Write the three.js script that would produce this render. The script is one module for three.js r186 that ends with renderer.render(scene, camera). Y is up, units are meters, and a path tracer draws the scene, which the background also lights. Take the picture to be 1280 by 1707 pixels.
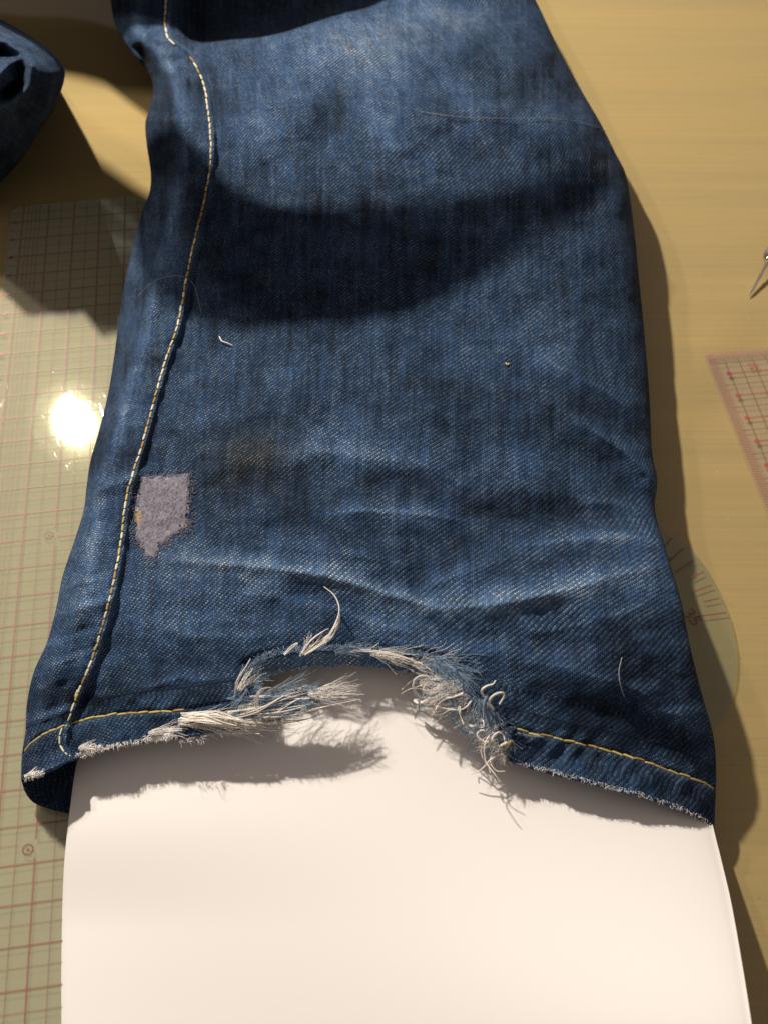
import * as THREE from 'three';
import { mergeGeometries } from 'three/addons/utils/BufferGeometryUtils.js';

// ---------------------------------------------------------------- camera
const W = 1280, H = 1707, FPX = 1630, PITCH = 57 * Math.PI / 180, DIST = 0.314;
const scene = new THREE.Scene();
const camera = new THREE.PerspectiveCamera(2 * Math.atan(H / 2 / FPX) * 180 / Math.PI, W / H, 0.01, 10);
camera.position.set(0, DIST * Math.sin(PITCH), DIST * Math.cos(PITCH));
camera.lookAt(0, 0, 0);
camera.focus = 0.275; camera.userData.fStop = 20;
// ---------------------------------------------------------------- light: a desk lamp beyond the left of the table, a weaker second lamp, the dim room
scene.background = new THREE.Color().setRGB(0.225, 0.19, 0.168);
const LAMP = new THREE.Vector3(-0.345, 0.6, -0.508), LAMP2 = new THREE.Vector3(-0.47, 0.58, -0.54);
function spot(p, to, color, power, angle, soft) {
  const l = new THREE.SpotLight(new THREE.Color().setRGB(...color), power, 0, angle, 0.45, 2);
  l.position.copy(p); l.target.position.set(...to); l.castShadow = true; l.shadow.radius = soft;
  l.shadow.mapSize.set(2048, 2048); l.shadow.camera.near = 0.05; l.shadow.camera.far = 2; l.shadow.bias = -0.0005;
  scene.add(l, l.target); return l;
}
spot(LAMP, [0, 0, -0.03], [1, 0.9, 0.775], 2.95, 0.62, 0.75);
spot(LAMP2, [0, 0, -0.03], [1, 0.91, 0.79], 0.48, 0.62, 0.8);
const renderer = new THREE.WebGLRenderer({ antialias: true });
renderer.toneMapping = THREE.LinearToneMapping; renderer.toneMappingExposure = 1.05;
renderer.shadowMap.enabled = true;

// ---------------------------------------------------------------- helpers
let seed = 7;
const rnd = () => { seed = (seed * 1664525 + 1013904223) >>> 0; return seed / 4294967296; };
const rr = (a, b) => a + (b - a) * rnd();
const lerp = (a, b, t) => a + (b - a) * t, clamp = (x, a = 0, b = 1) => Math.min(b, Math.max(a, x));
const smooth = (a, b, x) => { const t = clamp((x - a) / (b - a)); return t * t * (3 - 2 * t); };
const hash = (x, y) => { let h = (x * 374761393 + y * 668265263) | 0; h = Math.imul(h ^ (h >>> 13), 1274126177); return ((h ^ (h >>> 16)) >>> 0) / 4294967296; };
const mod = (a, n) => ((a % n) + n) % n;
function noise(x, y, px = 100000, py = 100000) {
  const i = Math.floor(x), j = Math.floor(y), f = x - i, g = y - j, a = f * f * (3 - 2 * f), b = g * g * (3 - 2 * g);
  const i0 = mod(i, px), i1 = mod(i + 1, px), j0 = mod(j, py), j1 = mod(j + 1, py);
  return lerp(lerp(hash(i0, j0), hash(i1, j0), a), lerp(hash(i0, j1), hash(i1, j1), a), b);
}
const CP = camera.position.clone(), FWD = new THREE.Vector3(0, -Math.sin(PITCH), -Math.cos(PITCH)), UPV = new THREE.Vector3(0, Math.cos(PITCH), -Math.sin(PITCH));
function at(px, py, h = 0) {            // the point of height h that the photograph shows at a pixel
  const a = px - W / 2, b = H / 2 - py, dx = a, dy = FWD.y * FPX + UPV.y * b, dz = FWD.z * FPX + UPV.z * b, t = (h - CP.y) / dy;
  return new THREE.Vector3(CP.x + dx * t, h, CP.z + dz * t);
}
const curve1 = (pts) => (x) => {        // smooth interpolation through (x, y) pairs
  let k = 0; const n = pts.length;
  if (x <= pts[0][0]) return pts[0][1] + (x - pts[0][0]) * (pts[1][1] - pts[0][1]) / (pts[1][0] - pts[0][0]);
  if (x >= pts[n - 1][0]) return pts[n - 1][1] + (x - pts[n - 1][0]) * (pts[n - 1][1] - pts[n - 2][1]) / (pts[n - 1][0] - pts[n - 2][0]);
  while (x > pts[k + 1][0]) k++;
  const s = (i) => { const a = pts[Math.max(0, i - 1)], b = pts[Math.min(n - 1, i + 1)]; return (b[1] - a[1]) / (b[0] - a[0]); };
  const h = pts[k + 1][0] - pts[k][0], t = (x - pts[k][0]) / h, t2 = t * t, t3 = t2 * t;
  return (2 * t3 - 3 * t2 + 1) * pts[k][1] + (t3 - 2 * t2 + t) * h * s(k) + (3 * t2 - 2 * t3) * pts[k + 1][1] + (t3 - t2) * h * s(k + 1);
};
function distLine(pts, x, y) {          // [distance, share along, signed side]
  let best = 1e9, bt = 0, side = 0; const n = pts.length - 1;
  for (let k = 0; k < n; k++) {
    const [ax, ay] = pts[k], bx = pts[k + 1][0] - ax, by = pts[k + 1][1] - ay;
    const t = clamp(((x - ax) * bx + (y - ay) * by) / (bx * bx + by * by)), dx = x - ax - bx * t, dy = y - ay - by * t, d = dx * dx + dy * dy;
    if (d < best) { best = d; bt = (k + t) / n; side = Math.sign(bx * dy - by * dx); }
  }
  return [Math.sqrt(best), bt, side];
}
function inside(poly, x, y) {
  let c = false;
  for (let i = 0, j = poly.length - 1; i < poly.length; j = i++) {
    const [xi, yi] = poly[i], [xj, yj] = poly[j];
    if ((yi > y) !== (yj > y) && x < (xj - xi) * (y - yi) / (yj - yi) + xi) c = !c;
  }
  return c;
}
const used = {};
function numbered(n) { used[n] = (used[n] ?? -1) + 1; return used[n] ? `${n}_${String(used[n]).padStart(3, '0')}` : n; }
function tag(o, label, category, group) { o.userData.label = label; if (category) o.userData.category = category; if (group) o.userData.group = group; return o; }
function mesh(name, geo, mat, parent) {
  const m = new THREE.Mesh(geo, mat); m.name = numbered(name); m.castShadow = m.receiveShadow = true; (parent || scene).add(m); return m;
}
function dataTex(n, m, fill, srgb = false) {
  const d = new Uint8Array(n * m * 4);
  for (let y = 0; y < m; y++) for (let x = 0; x < n; x++) { const c = fill(x, y), k = (y * n + x) * 4; d[k] = clamp(c[0]) * 255; d[k + 1] = clamp(c[1]) * 255; d[k + 2] = clamp(c[2]) * 255; d[k + 3] = 255; }
  const t = new THREE.DataTexture(d, n, m, THREE.RGBAFormat);
  t.wrapS = t.wrapT = THREE.RepeatWrapping; t.magFilter = THREE.LinearFilter; t.minFilter = THREE.LinearMipmapLinearFilter; t.generateMipmaps = true;
  if (srgb) t.colorSpace = THREE.SRGBColorSpace;
  t.needsUpdate = true; return t;
}
const S = (c) => Math.pow(clamp(c), 1 / 2.2);     // linear to the texture's own scale

// ---------------------------------------------------------------- denim: a 2/1 twill of warp and weft yarns, 0.5 mm apart
const TILE = 0.198, YARNS = 396, TN = 2048;
const weave = (() => {
  const h = new Float32Array(TN * TN), w = new Float32Array(TN * TN), b = new Float32Array(TN * TN);
  for (let y = 0; y < TN; y++) for (let x = 0; x < TN; x++) {
    const wob = (noise(x / 60, y / 60, 34.1333 | 0, 34) - 0.5) * 0.9;
    const gx = x * YARNS / TN + wob * 0.35, gy = y * YARNS / TN + wob * 0.3, i = Math.floor(gx), j = Math.floor(gy), f = gx - i - 0.5, g = gy - j - 0.5;
    const up = mod(i - j, 3);           // 0: the weft lies on top
    const ii = mod(i, YARNS), jj = mod(j, YARNS);
    const slub = noise(ii * 1.0 + 0.5, y / 90, YARNS, 22) * 0.6 + hash(ii, 11) * 0.55 + noise(ii / 9, y / 300, 44, 6) * 0.35;   // thick and thin warp yarns
    let hh, ww;
    if (up === 0) { ww = clamp(1.25 - Math.abs(g) * 1.7 - Math.abs(f) * 1.1) * (0.2 + 1.15 * hash(ii, jj + 77) ** 1.4) * (0.45 + 0.9 * noise(ii / 6 + 0.3, jj / 9 + 0.7, 66, 44)); hh = 0.42 - f * f * 1.2 - g * g * 1.2; }
    else { ww = 0; const along = up === 1 ? g + 0.5 : g - 0.5; hh = 0.92 - f * f * 2.2 - along * along * 0.55; }
    const k = y * TN + x;
    h[k] = clamp(hh * (0.8 + 0.25 * slub) + (hash(x, y) - 0.5) * 0.1); w[k] = ww; b[k] = slub + (hash(x + 5, y + 9) - 0.5) * 0.5;
  }
  return { h, w, b };
})();
const denimMap = dataTex(TN, TN, (x, y) => {
  const k = y * TN + x, w = weave.w[k] * 0.9, top = smooth(0.45, 0.95, weave.h[k]) * (weave.b[k] - 0.35) * 0.55;
  const st = 0.76 + 0.48 * noise(Math.floor(x * YARNS / TN) / 2.2, y / 170, 180, 12), r = (0.05 + top * 0.32) * st, g = (0.145 + top * 0.52) * st, b = (0.37 + top * 0.76) * st;
  return [S(lerp(r, 0.76, w)), S(lerp(g, 0.87, w)), S(lerp(b, 0.97, w))];
}, true);
const denimBump = dataTex(TN, TN, (x, y) => { const v = weave.h[y * TN + x]; return [v, v, v]; });
const denim = new THREE.MeshPhysicalMaterial({ map: denimMap, bumpMap: denimBump, bumpScale: 0.00032, roughness: 0.92, vertexColors: true, side: THREE.DoubleSide, specularIntensity: 0.25 });

// ---------------------------------------------------------------- the leg's outline and relief, read along the photograph's rows
const Lx = curve1([[-140, 200], [-60, 184], [0, 185], [50, 196], [95, 225], [125, 250], [150, 256], [180, 250], [205, 243], [240, 245], [290, 252], [320, 250], [345, 240], [390, 228], [440, 215], [490, 205], [540, 198], [600, 190], [660, 180], [720, 165], [770, 151], [810, 145], [850, 140], [900, 125], [960, 105], [1010, 95], [1070, 79], [1120, 57], [1170, 46], [1220, 43], [1260, 37], [1300, 36], [1400, 36]]);
const Rx = curve1([[-140, 820], [-60, 858], [0, 892], [80, 930], [145, 965], [205, 1000], [255, 1025], [290, 1042], [370, 1055], [470, 1065], [570, 1075], [680, 1083], [760, 1087], [800, 1095], [850, 1091], [920, 1110], [1000, 1134], [1080, 1150], [1160, 1170], [1230, 1189], [1290, 1193], [1380, 1190], [1450, 1190]]);
const hemY = curve1([[0, 1300], [0.03, 1288], [0.08, 1264], [0.14, 1242], [0.23, 1229], [0.32, 1215], [0.42, 1212], [0.53, 1220], [0.63, 1245], [0.715, 1273], [0.8, 1299], [0.84, 1311], [0.89, 1326], [0.94, 1345], [0.98, 1364], [1, 1380]]);
const backY = curve1([[0, 1300], [0.006, 1322], [0.022, 1341], [0.08, 1358], [0.2, 1372], [0.5, 1382], [0.9, 1384], [0.98, 1384], [1, 1381]]);
const crown = curve1([[-140, 0.05], [-40, 0.05], [40, 0.05], [110, 0.0515], [200, 0.0515], [280, 0.0485], [380, 0.0445], [480, 0.0415], [580, 0.0395], [700, 0.039], [800, 0.037], [900, 0.0355], [1000, 0.033], [1080, 0.0305], [1160, 0.0285], [1230, 0.027], [1300, 0.0265], [1400, 0.0265]]);
const edgeH = curve1([[-140, 0.022], [100, 0.024], [250, 0.019], [400, 0.016], [600, 0.014], [800, 0.015], [950, 0.02], [1080, 0.021], [1180, 0.016], [1250, 0.011], [1380, 0.006]]);
const seam = [[284, -140], [285, 0], [288, 62], [320, 88], [344, 130], [355, 180], [360, 250], [352, 320], [335, 390], [320, 460], [305, 540], [285, 600], [265, 670], [246, 740], [226, 805], [216, 860], [207, 930], [187, 1020], [166, 1090], [138, 1160], [121, 1200], [113, 1240], [120, 1262], [124, 1300]];
const seamX = curve1(seam.map(([x, y]) => [y, x]));
// folds: points, height in mm, width in pixels, wear (how far the dye has rubbed off along it)
const folds = [
  [[[255, 930], [330, 938], [440, 945], [530, 957], [600, 975], [680, 1000], [750, 1022]], 2.2, 17, 0.6],
  [[[280, 975], [420, 985], [540, 1003], [640, 1030]], -1.8, 20, 0],
  [[[720, 1020], [850, 1004], [950, 982], [1040, 957], [1130, 938]], 3.2, 34, 0.5],
  [[[780, 948], [880, 952], [980, 932], [1090, 918]], -3.2, 20, -0.15],
  [[[530, 860], [600, 851], [700, 857], [800, 872]], 1.5, 10, 0.6],
  [[[560, 884], [680, 892], [800, 900]], -1.2, 18, -0.1],
  [[[880, 908], [960, 899], [1050, 895], [1112, 907]], 2.6, 16, 0.6],
  [[[760, 850], [900, 862], [1020, 862], [1095, 870]], -2.2, 24, -0.2],
  [[[920, 672], [985, 716], [1040, 752], [1078, 790], [1096, 830]], 3.6, 15, 0.35],
  [[[880, 640], [960, 672], [1030, 705], [1085, 748]], -4.6, 30, -0.2],
  [[[880, 590], [960, 628], [1020, 660], [1070, 700]], 2.0, 20, 0.3],
  [[[320, 808], [420, 795], [520, 786], [660, 796], [850, 812]], -2.0, 15, -0.2],
  [[[420, 762], [520, 752], [620, 760], [740, 785]], 1.3, 22, 0.35],
  [[[330, 740], [450, 712], [560, 668], [700, 632]], -1.2, 20, -0.15],
  [[[640, 1045], [740, 1050], [860, 1062], [1000, 1040], [1110, 1010]], -2.0, 22, -0.15],
  [[[860, 1092], [960, 1120], [1060, 1150], [1160, 1200]], 1.6, 26, 0.25],
  [[[900, 1165], [1000, 1180], [1100, 1210], [1180, 1250]], -1.6, 20, -0.2],
  [[[230, 1040], [330, 1062], [430, 1062], [520, 1050]], 1.6, 26, 0.25],
  [[[190, 1120], [280, 1108], [370, 1110], [420, 1090]], -1.6, 24, -0.2],
  [[[60, 1165], [110, 1150], [140, 1162], [175, 1168]], -1.4, 15, -0.3],
  [[[45, 1140], [90, 1108], [150, 1090]], 1.8, 14, 0.3],
  [[[80, 1080], [130, 1065], [170, 1040]], -1.2, 15, -0.2],
  [[[95, 1030], [140, 1012], [185, 1000]], 1.5, 16, 0.2],
  [[[138, 838], [170, 815], [225, 795], [250, 780]], 2.0, 14, 0.3],
  [[[150, 790], [180, 772], [215, 755]], -2.2, 13, -0.2],
  [[[120, 930], [160, 900], [205, 880]], 1.2, 22, 0.2],
  [[[575, 120], [550, 190], [530, 285]], -1.6, 24, -0.2],
  [[[620, 150], [650, 220], [700, 268]], 1.8, 30, 0.3],
  [[[440, 180], [430, 230], [450, 275]], 1.6, 28, 0.2],
  [[[420, 118], [520, 100], [640, 60], [780, 28], [880, 20]], 3.0, 34, 0.35],
  [[[700, 200], [820, 195], [930, 205], [1010, 222]], 1.8, 26, 0.2],
  [[[740, 120], [830, 130], [930, 160]], -2.0, 30, -0.2],
  [[[990, 290], [960, 330], [900, 380]], -2.0, 26, -0.1],
  [[[1045, 300], [1020, 360], [1000, 450]], 1.8, 24, 0.15],
  [[[235, 918], [300, 930], [380, 944], [470, 952], [560, 968], [650, 994], [740, 1014], [840, 1004], [930, 986], [1020, 962], [1120, 935]], 0.5, 22, 0.42],
  [[[340, 985], [440, 992], [560, 1015], [640, 1046], [720, 1062]], 0.8, 12, 0.25],
  [[[300, 1010], [400, 1022], [500, 1030]], -1.4, 9, -0.1],
  [[[620, 1075], [700, 1078], [790, 1092], [860, 1080]], 0.8, 12, 0.2],
  [[[860, 1060], [950, 1046], [1040, 1022], [1120, 992]], 0.9, 14, 0.25],
  [[[880, 1085], [980, 1075], [1080, 1050], [1130, 1040]], -1.8, 12, -0.2],
  [[[700, 985], [760, 960], [850, 930]], 1.2, 9, 0.2],
  [[[400, 905], [520, 915], [640, 935], [740, 962]], 0.8, 12, 0.15],
  [[[330, 870], [420, 880], [540, 893]], -1.2, 11, -0.1],
  [[[600, 700], [720, 715], [850, 735], [930, 760]], -1.0, 14, -0.1],
  [[[960, 840], [1020, 838], [1085, 856]], 1.4, 9, 0.25],
  [[[1000, 760], [1030, 790], [1060, 830]], -1.6, 9, -0.1],
  [[[640, 545], [760, 570], [900, 560], [1030, 520]], 1.0, 26, 0.15],
  [[[1080, 1180], [1130, 1195], [1180, 1225]], 1.4, 10, 0.25],
  [[[240, 1150], [300, 1130], [380, 1140]], 1.4, 11, 0.3],
  [[[90, 990], [130, 972], [180, 965]], 1.4, 8, 0.3],
  [[[52, 1100], [80, 1075], [110, 1068]], 1.4, 8, 0.4],
  [[[60, 1210], [90, 1190], [130, 1180]], 1.0, 8, 0.25],
  [[[195, 60], [215, 85], [240, 110]], 2.6, 10, 0.3],
  [[[228, 70], [240, 95], [252, 122]], -4.0, 8, -0.4],
  [[[250, 40], [275, 70], [300, 105]], 1.4, 14, 0.4],
];
for (const f of folds) { const xs = f[0].map((p) => p[0]), ys = f[0].map((p) => p[1]), m = f[2] * 3.2; f.box = [Math.min(...xs) - m, Math.max(...xs) + m, Math.min(...ys) - m, Math.max(...ys) + m]; }
const overhang = [[296, 66], [330, 88], [380, 84], [440, 80], [490, 66], [540, 46], [600, 32], [660, 24], [700, 30], [725, 44]];
const overY = curve1(overhang);
// the torn notch in the hem
const notch = [[436, 1160], [426, 1152], [423, 1143], [430, 1132], [448, 1121], [480, 1114], [520, 1110], [570, 1109], [620, 1111], [670, 1115], [712, 1122], [742, 1134], [766, 1155], [792, 1178], [812, 1204], [830, 1234], [846, 1258], [856, 1300], [850, 1420], [300, 1420], [296, 1246], [330, 1232], [380, 1222], [430, 1208], [470, 1196], [510, 1178], [528, 1166], [520, 1152], [480, 1150]];
const notchLip = [[430, 1132], [448, 1121], [480, 1114], [520, 1110], [570, 1109], [620, 1111], [670, 1115], [712, 1122], [742, 1134]];
const notchRight = [[712, 1122], [742, 1134], [766, 1155], [792, 1178], [812, 1204], [830, 1234], [846, 1262]];
const notchLeft = [[448, 1121], [426, 1138], [426, 1152], [436, 1160], [480, 1150], [520, 1152], [528, 1166], [510, 1178], [470, 1196], [430, 1208], [380, 1222], [300, 1238]];
const hemStitchY = (px) => hemAtX(px) - curve1([[40, 42], [60, 60], [110, 62], [200, 52], [300, 45], [860, 56], [960, 60], [1050, 60], [1130, 58], [1195, 64]])(px);
function hemAtX(px) { let u = clamp((px - 36) / 1155); for (let k = 0; k < 3; k++) { const y = hemY(u), a = Lx(y), b = Rx(y); u = clamp((px - a) / (b - a)); } return hemY(u); }

const edgeAt = (py, u) => edgeH(py) * lerp(1, lerp(0.8, 1.3, u), smooth(800, 950, py) * smooth(1290, 1180, py));
function legState(px, py) {             // [height, wear, darkness] of the outer cloth at a pixel of the photograph
  const l = Lx(py), r = Rx(py), u = clamp((px - l) / (r - l)), sn = Math.sqrt(clamp(1 - (2 * u - 1) ** 2, 0, 1));
  const e = edgeAt(py, u), c = crown(py) * (1 + 0.22 * smooth(0.45, 0.95, u) * smooth(850, 1000, py) * smooth(1270, 1130, py)), prof = Math.pow(sn, lerp(0.85, lerp(1.6, 1.15, smooth(0.2, 0.5, u)), smooth(1050, 1250, py)));
  let h = e + (c - e) * prof, wear = 0;
  const fade = smooth(0, 0.12, sn);
  for (const f of folds) {
    if (px < f.box[0] || px > f.box[1] || py < f.box[2] || py > f.box[3]) continue;
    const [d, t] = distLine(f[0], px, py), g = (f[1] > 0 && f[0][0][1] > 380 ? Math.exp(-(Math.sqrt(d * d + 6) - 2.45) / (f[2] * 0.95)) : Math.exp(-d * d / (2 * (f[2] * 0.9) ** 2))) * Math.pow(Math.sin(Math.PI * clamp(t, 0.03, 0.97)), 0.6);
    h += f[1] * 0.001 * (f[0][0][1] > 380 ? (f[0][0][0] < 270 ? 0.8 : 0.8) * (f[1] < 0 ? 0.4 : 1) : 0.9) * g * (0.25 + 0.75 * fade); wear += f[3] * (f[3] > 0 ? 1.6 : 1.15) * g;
  }
  h += fade * 0.0022 * (noise(px / 130 + 3, py / 90 + 8) - 0.5) + fade * 0.0011 * (noise(px / 45, py / 34 + 40) - 0.5) + fade * 0.0004 * (noise(px / 17 + 9, py / 14) - 0.5);
  // the hollow behind the fold at the top
  const oy = overY(px), hollow = smooth(oy + 4, oy - 46, py) * smooth(292, 318, px) * smooth(740, 640, px);
  h -= 0.013 * hollow;
  // the felled side seam: the left edge lies on top
  const dx = px - seamX(py), on = smooth(3, -4, dx) * smooth(-90, -62, dx);
  h += 0.0018 * on + 0.0005 * Math.exp(-(((dx + 56) / 11) ** 2)) - 0.0002 * Math.exp(-(((dx + 36) / 9) ** 2)) - 0.0006 * Math.exp(-(((dx - 9) / 6) ** 2)) - 0.0004 * Math.exp(-(((dx + 11) / 4) ** 2));
  if (px < 420) { wear += 0.6 * Math.exp(-(((dx + 54) / 11) ** 2)) * (0.5 + noise(py / 22, 3)) * smooth(1150, 900, py) + 0.65 * Math.exp(-(((dx + 1) / 4) ** 2)); h += on * fade * 0.0007 * (noise(py / 13 + dx / 50, dx / 40 + 5) - 0.5); }
  // the hem: doubled cloth, drawn in along its stitching
  const hy = hemAtX(px), sy = hemStitchY(px), inHem = smooth(sy - 3, sy + 4, py);
  h += 0.0007 * inHem - 0.0006 * Math.exp(-(((py - sy) / 4) ** 2)) + 0.0013 * smooth(sy - 40, sy, py) * (noise((px * 0.8 + py * 0.6) / 15, (py - px * 0.3) / 60) - 0.5);
  // the torn lip rolls down
  if (px > 395 && px < 790) h -= 0.0012 * smooth(1080, 1113, py) * smooth(396, 430, px) * smooth(760, 715, px) * smooth(1150, 1135, py);
  if (px > 300 && px < 620 && py > 1130) h += 0.003 * smooth(380, 520, px);
  const edge = distLine(notch, px, py)[0];
  wear += 0.75 * Math.exp(-edge / 7) * (py > 1060 ? 1 : 0) + 0.8 * Math.exp(-Math.abs(hy - py) / 4);
  if (py > 1076 && py < 1125 && px > 405 && px < 745) wear += 1.3 * smooth(26, 16, edge);
  if (py > 1060 && py < 1140 && px > 395 && px < 760) h += 0.0011 * Math.exp(-(((edge - 24) / 6) ** 2)) - 0.0004 * Math.exp(-(((edge - 33) / 5) ** 2));
  // fades of the dye
  const spot = (x, y, rx, ry, a) => { const q = ((px - x) / rx) ** 2 + ((py - y) / ry) ** 2; if (q < 9) wear += a * Math.exp(-q); };
  spot(620, 100, 130, 80, 0.75); spot(640, 240, 190, 45, 0.25); spot(430, 235, 80, 40, 0.2); spot(560, 745, 170, 50, 0.34); spot(880, 540, 150, 110, 0.36);
  spot(500, 640, 180, 60, 0.18); spot(280, 1050, 180, 120, 0.2); spot(760, 1040, 190, 50, 0.3); spot(230, 560, 40, 40, 0.25); spot(870, 790, 110, 45, 0.4); spot(760, 20, 120, 30, 0.35);
  spot(250, 1010, 190, 110, 0.3); spot(110, 880, 60, 60, 0.3); spot(960, 985, 150, 34, 0.25); spot(480, 950, 160, 24, 0.2); spot(110, 1160, 30, 12, -0.4); spot(165, 1168, 24, 12, -0.45); spot(1050, 1120, 110, 90, -0.12); spot(780, 820, 140, 50, -0.15);
  return [h, wear, inHem];
}
const surf = (px, py, dh = 0) => at(px, py, legState(px, py)[0] + dh);
function dye(px, py, wear) {
  const n = (noise(px / 70, py / 50 + 17) - 0.5) * 0.75 + (noise(px / 24 + 50, py / 20) - 0.5) * 0.62 + (noise(px / 5, py / 70 + 90) - 0.5) * lerp(0.2, 0.62, smooth(1050, 620, py)) + (noise(px / 60, py / 4 + 33) - 0.5) * 0.22 + (hash(Math.floor(px / 2.7), Math.floor(py / 3)) - 0.5) * 0.35;
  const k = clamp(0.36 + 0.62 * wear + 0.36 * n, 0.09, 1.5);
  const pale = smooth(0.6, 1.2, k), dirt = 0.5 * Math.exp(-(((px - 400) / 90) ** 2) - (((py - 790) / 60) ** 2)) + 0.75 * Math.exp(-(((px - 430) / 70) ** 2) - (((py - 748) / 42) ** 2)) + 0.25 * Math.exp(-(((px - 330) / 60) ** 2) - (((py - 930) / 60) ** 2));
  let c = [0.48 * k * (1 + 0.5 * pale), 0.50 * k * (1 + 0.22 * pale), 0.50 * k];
  const q = Math.min(1, dirt); return [c[0] * (1 - 0.12 * q), c[1] * (1 - 0.42 * q), c[2] * (1 - 0.62 * q)];
}

// ---------------------------------------------------------------- the jeans
const jeans = new THREE.Group(); jeans.name = 'jeans'; scene.add(jeans);
tag(jeans, 'worn blue denim jeans with a torn frayed hem, lying on the wooden table', 'jeans');
const leg = (() => {
  const YT = -130, NS = 460, NV = 640, NB = 70, ring = NS + NB;
  const pos = [], col = [], px0 = new Float32Array(ring * (NV + 1)), py0 = new Float32Array(ring * (NV + 1));
  const bent = (v) => v < 0.5 ? v : v; 
  for (let j = 0; j <= NV; j++) {
    const v = bent(j / NV);
    for (let i = 0; i < NS; i++) {
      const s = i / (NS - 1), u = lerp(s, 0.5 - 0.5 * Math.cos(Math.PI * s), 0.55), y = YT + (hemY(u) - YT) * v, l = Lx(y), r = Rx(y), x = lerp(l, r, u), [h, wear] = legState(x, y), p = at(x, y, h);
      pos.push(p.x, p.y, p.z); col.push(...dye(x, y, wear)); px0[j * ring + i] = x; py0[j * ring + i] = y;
    }
    for (let i = 0; i < NB; i++) {
      const s = (i + 1) / (NB + 1), w = Math.sin(Math.PI * s), u = 1 - (0.5 - 0.5 * Math.cos(Math.PI * s)), y = YT + (lerp(hemY(u), backY(u), v ** 6) - YT) * v, ins = 30 * (1 - v ** 8) * Math.min(1, w * 3), l = Lx(y) + ins, r = Rx(y) - ins, x = lerp(l, r, u);
      const e = edgeAt(y, u), h = 0.0016 + (e - 0.0016) * Math.pow(1 - w, 2.2), p = at(x, y, h);
      pos.push(p.x, p.y, p.z); col.push(...dye(x, y, -0.2)); px0[j * ring + NS + i] = x; py0[j * ring + NS + i] = y;
    }
  }
  // lengths along the cloth, for the weave
  const uv = new Float32Array(ring * (NV + 1) * 2), D = (a, b) => Math.hypot(pos[3 * a] - pos[3 * b], pos[3 * a + 1] - pos[3 * b + 1], pos[3 * a + 2] - pos[3 * b + 2]);
  const mid = NS >> 1, vl = new Float32Array(NV + 1);
  const sample = 6;
  for (let j = NV - sample; j >= -sample; j -= sample) { const a = Math.max(0, j), b = Math.min(NV, j + sample); const d = (D(a * ring + mid, b * ring + mid) + D(a * ring + 150, b * ring + 150) + D(a * ring + 320, b * ring + 320)) / 3; for (let k = b - 1; k >= a; k--) vl[k] = vl[b] + d * (b - k) / (b - a); }
  for (let j = 0; j <= NV; j++) {
    const q = j * ring; const tu = new Float32Array(ring);
    for (let i = mid + 1; i < ring; i++) tu[i] = tu[i - 1] + D(q + i, q + i - 1);
    for (let i = mid - 1; i >= 0; i--) tu[i] = tu[i + 1] - D(q + i, q + i + 1);
    for (let i = 0; i < ring; i++) { uv[2 * (q + i)] = tu[i] / TILE; uv[2 * (q + i) + 1] = vl[j] / TILE; }
  }
  const idx = [];
  const gone = (a, b, c) => { const x = (px0[a] + px0[b] + px0[c]) / 3, y = (py0[a] + py0[b] + py0[c]) / 3; return y > 1100 && inside(notch, x + 7 * (noise(x / 5, y / 5) - 0.5) + 3 * (hash(x | 0, y | 0) - 0.5), y + 7 * (noise(x / 5 + 40, y / 5) - 0.5)); };
  for (let j = 0; j < NV; j++) for (let i = 0; i < ring; i++) {
    const i2 = (i + 1) % ring, a = j * ring + i, b = j * ring + i2, c = (j + 1) * ring + i, d = (j + 1) * ring + i2, top = i < NS - 1;
    if (!top || !gone(a, c, b)) idx.push(a, c, b);
    if (!top || !gone(b, c, d)) idx.push(b, c, d);
  }
  const g0 = new THREE.BufferGeometry(); g0.setAttribute('position', new THREE.Float32BufferAttribute(pos, 3)); g0.setIndex(idx); g0.computeVertexNormals();
  const N = g0.attributes.normal.array, nv = ring * (NV + 1), from = Math.floor(NV * 0.62) * ring;
  // inner face of the cloth and the rim round every open edge
  const P = pos.slice(), C = col.slice(), U = Array.from(uv), I = idx.slice(), map = new Int32Array(nv).fill(-1), count = new Map();
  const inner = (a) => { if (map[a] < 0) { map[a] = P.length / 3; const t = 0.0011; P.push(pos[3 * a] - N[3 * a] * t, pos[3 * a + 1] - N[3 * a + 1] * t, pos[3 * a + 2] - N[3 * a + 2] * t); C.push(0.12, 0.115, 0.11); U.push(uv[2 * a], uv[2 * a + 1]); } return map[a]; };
  for (let k = 0; k < idx.length; k += 3) {
    const t = [idx[k], idx[k + 1], idx[k + 2]];
    if (Math.min(...t) < from) continue;
    I.push(inner(t[0]), inner(t[2]), inner(t[1]));
    for (let e = 0; e < 3; e++) { const a = t[e], b = t[(e + 1) % 3], key = Math.min(a, b) * nv + Math.max(a, b); count.set(key, count.has(key) ? null : [a, b]); }
  }
  for (const e of count.values()) if (e && Math.min(...e) >= from + 2 * ring) { const [a, b] = e, c = inner(a), d = inner(b); I.push(a, c, b, b, c, d); }
  const g = new THREE.BufferGeometry();
  g.setAttribute('position', new THREE.Float32BufferAttribute(P, 3)); g.setAttribute('color', new THREE.Float32BufferAttribute(C, 3)); g.setAttribute('uv', new THREE.Float32BufferAttribute(U, 2));
  g.setIndex(I); g.computeVertexNormals();
  const m = mesh('trouser_leg', g, denim, jeans); m.userData.label = 'trouser leg with darned patch and torn hem'; return m;
})();

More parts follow.
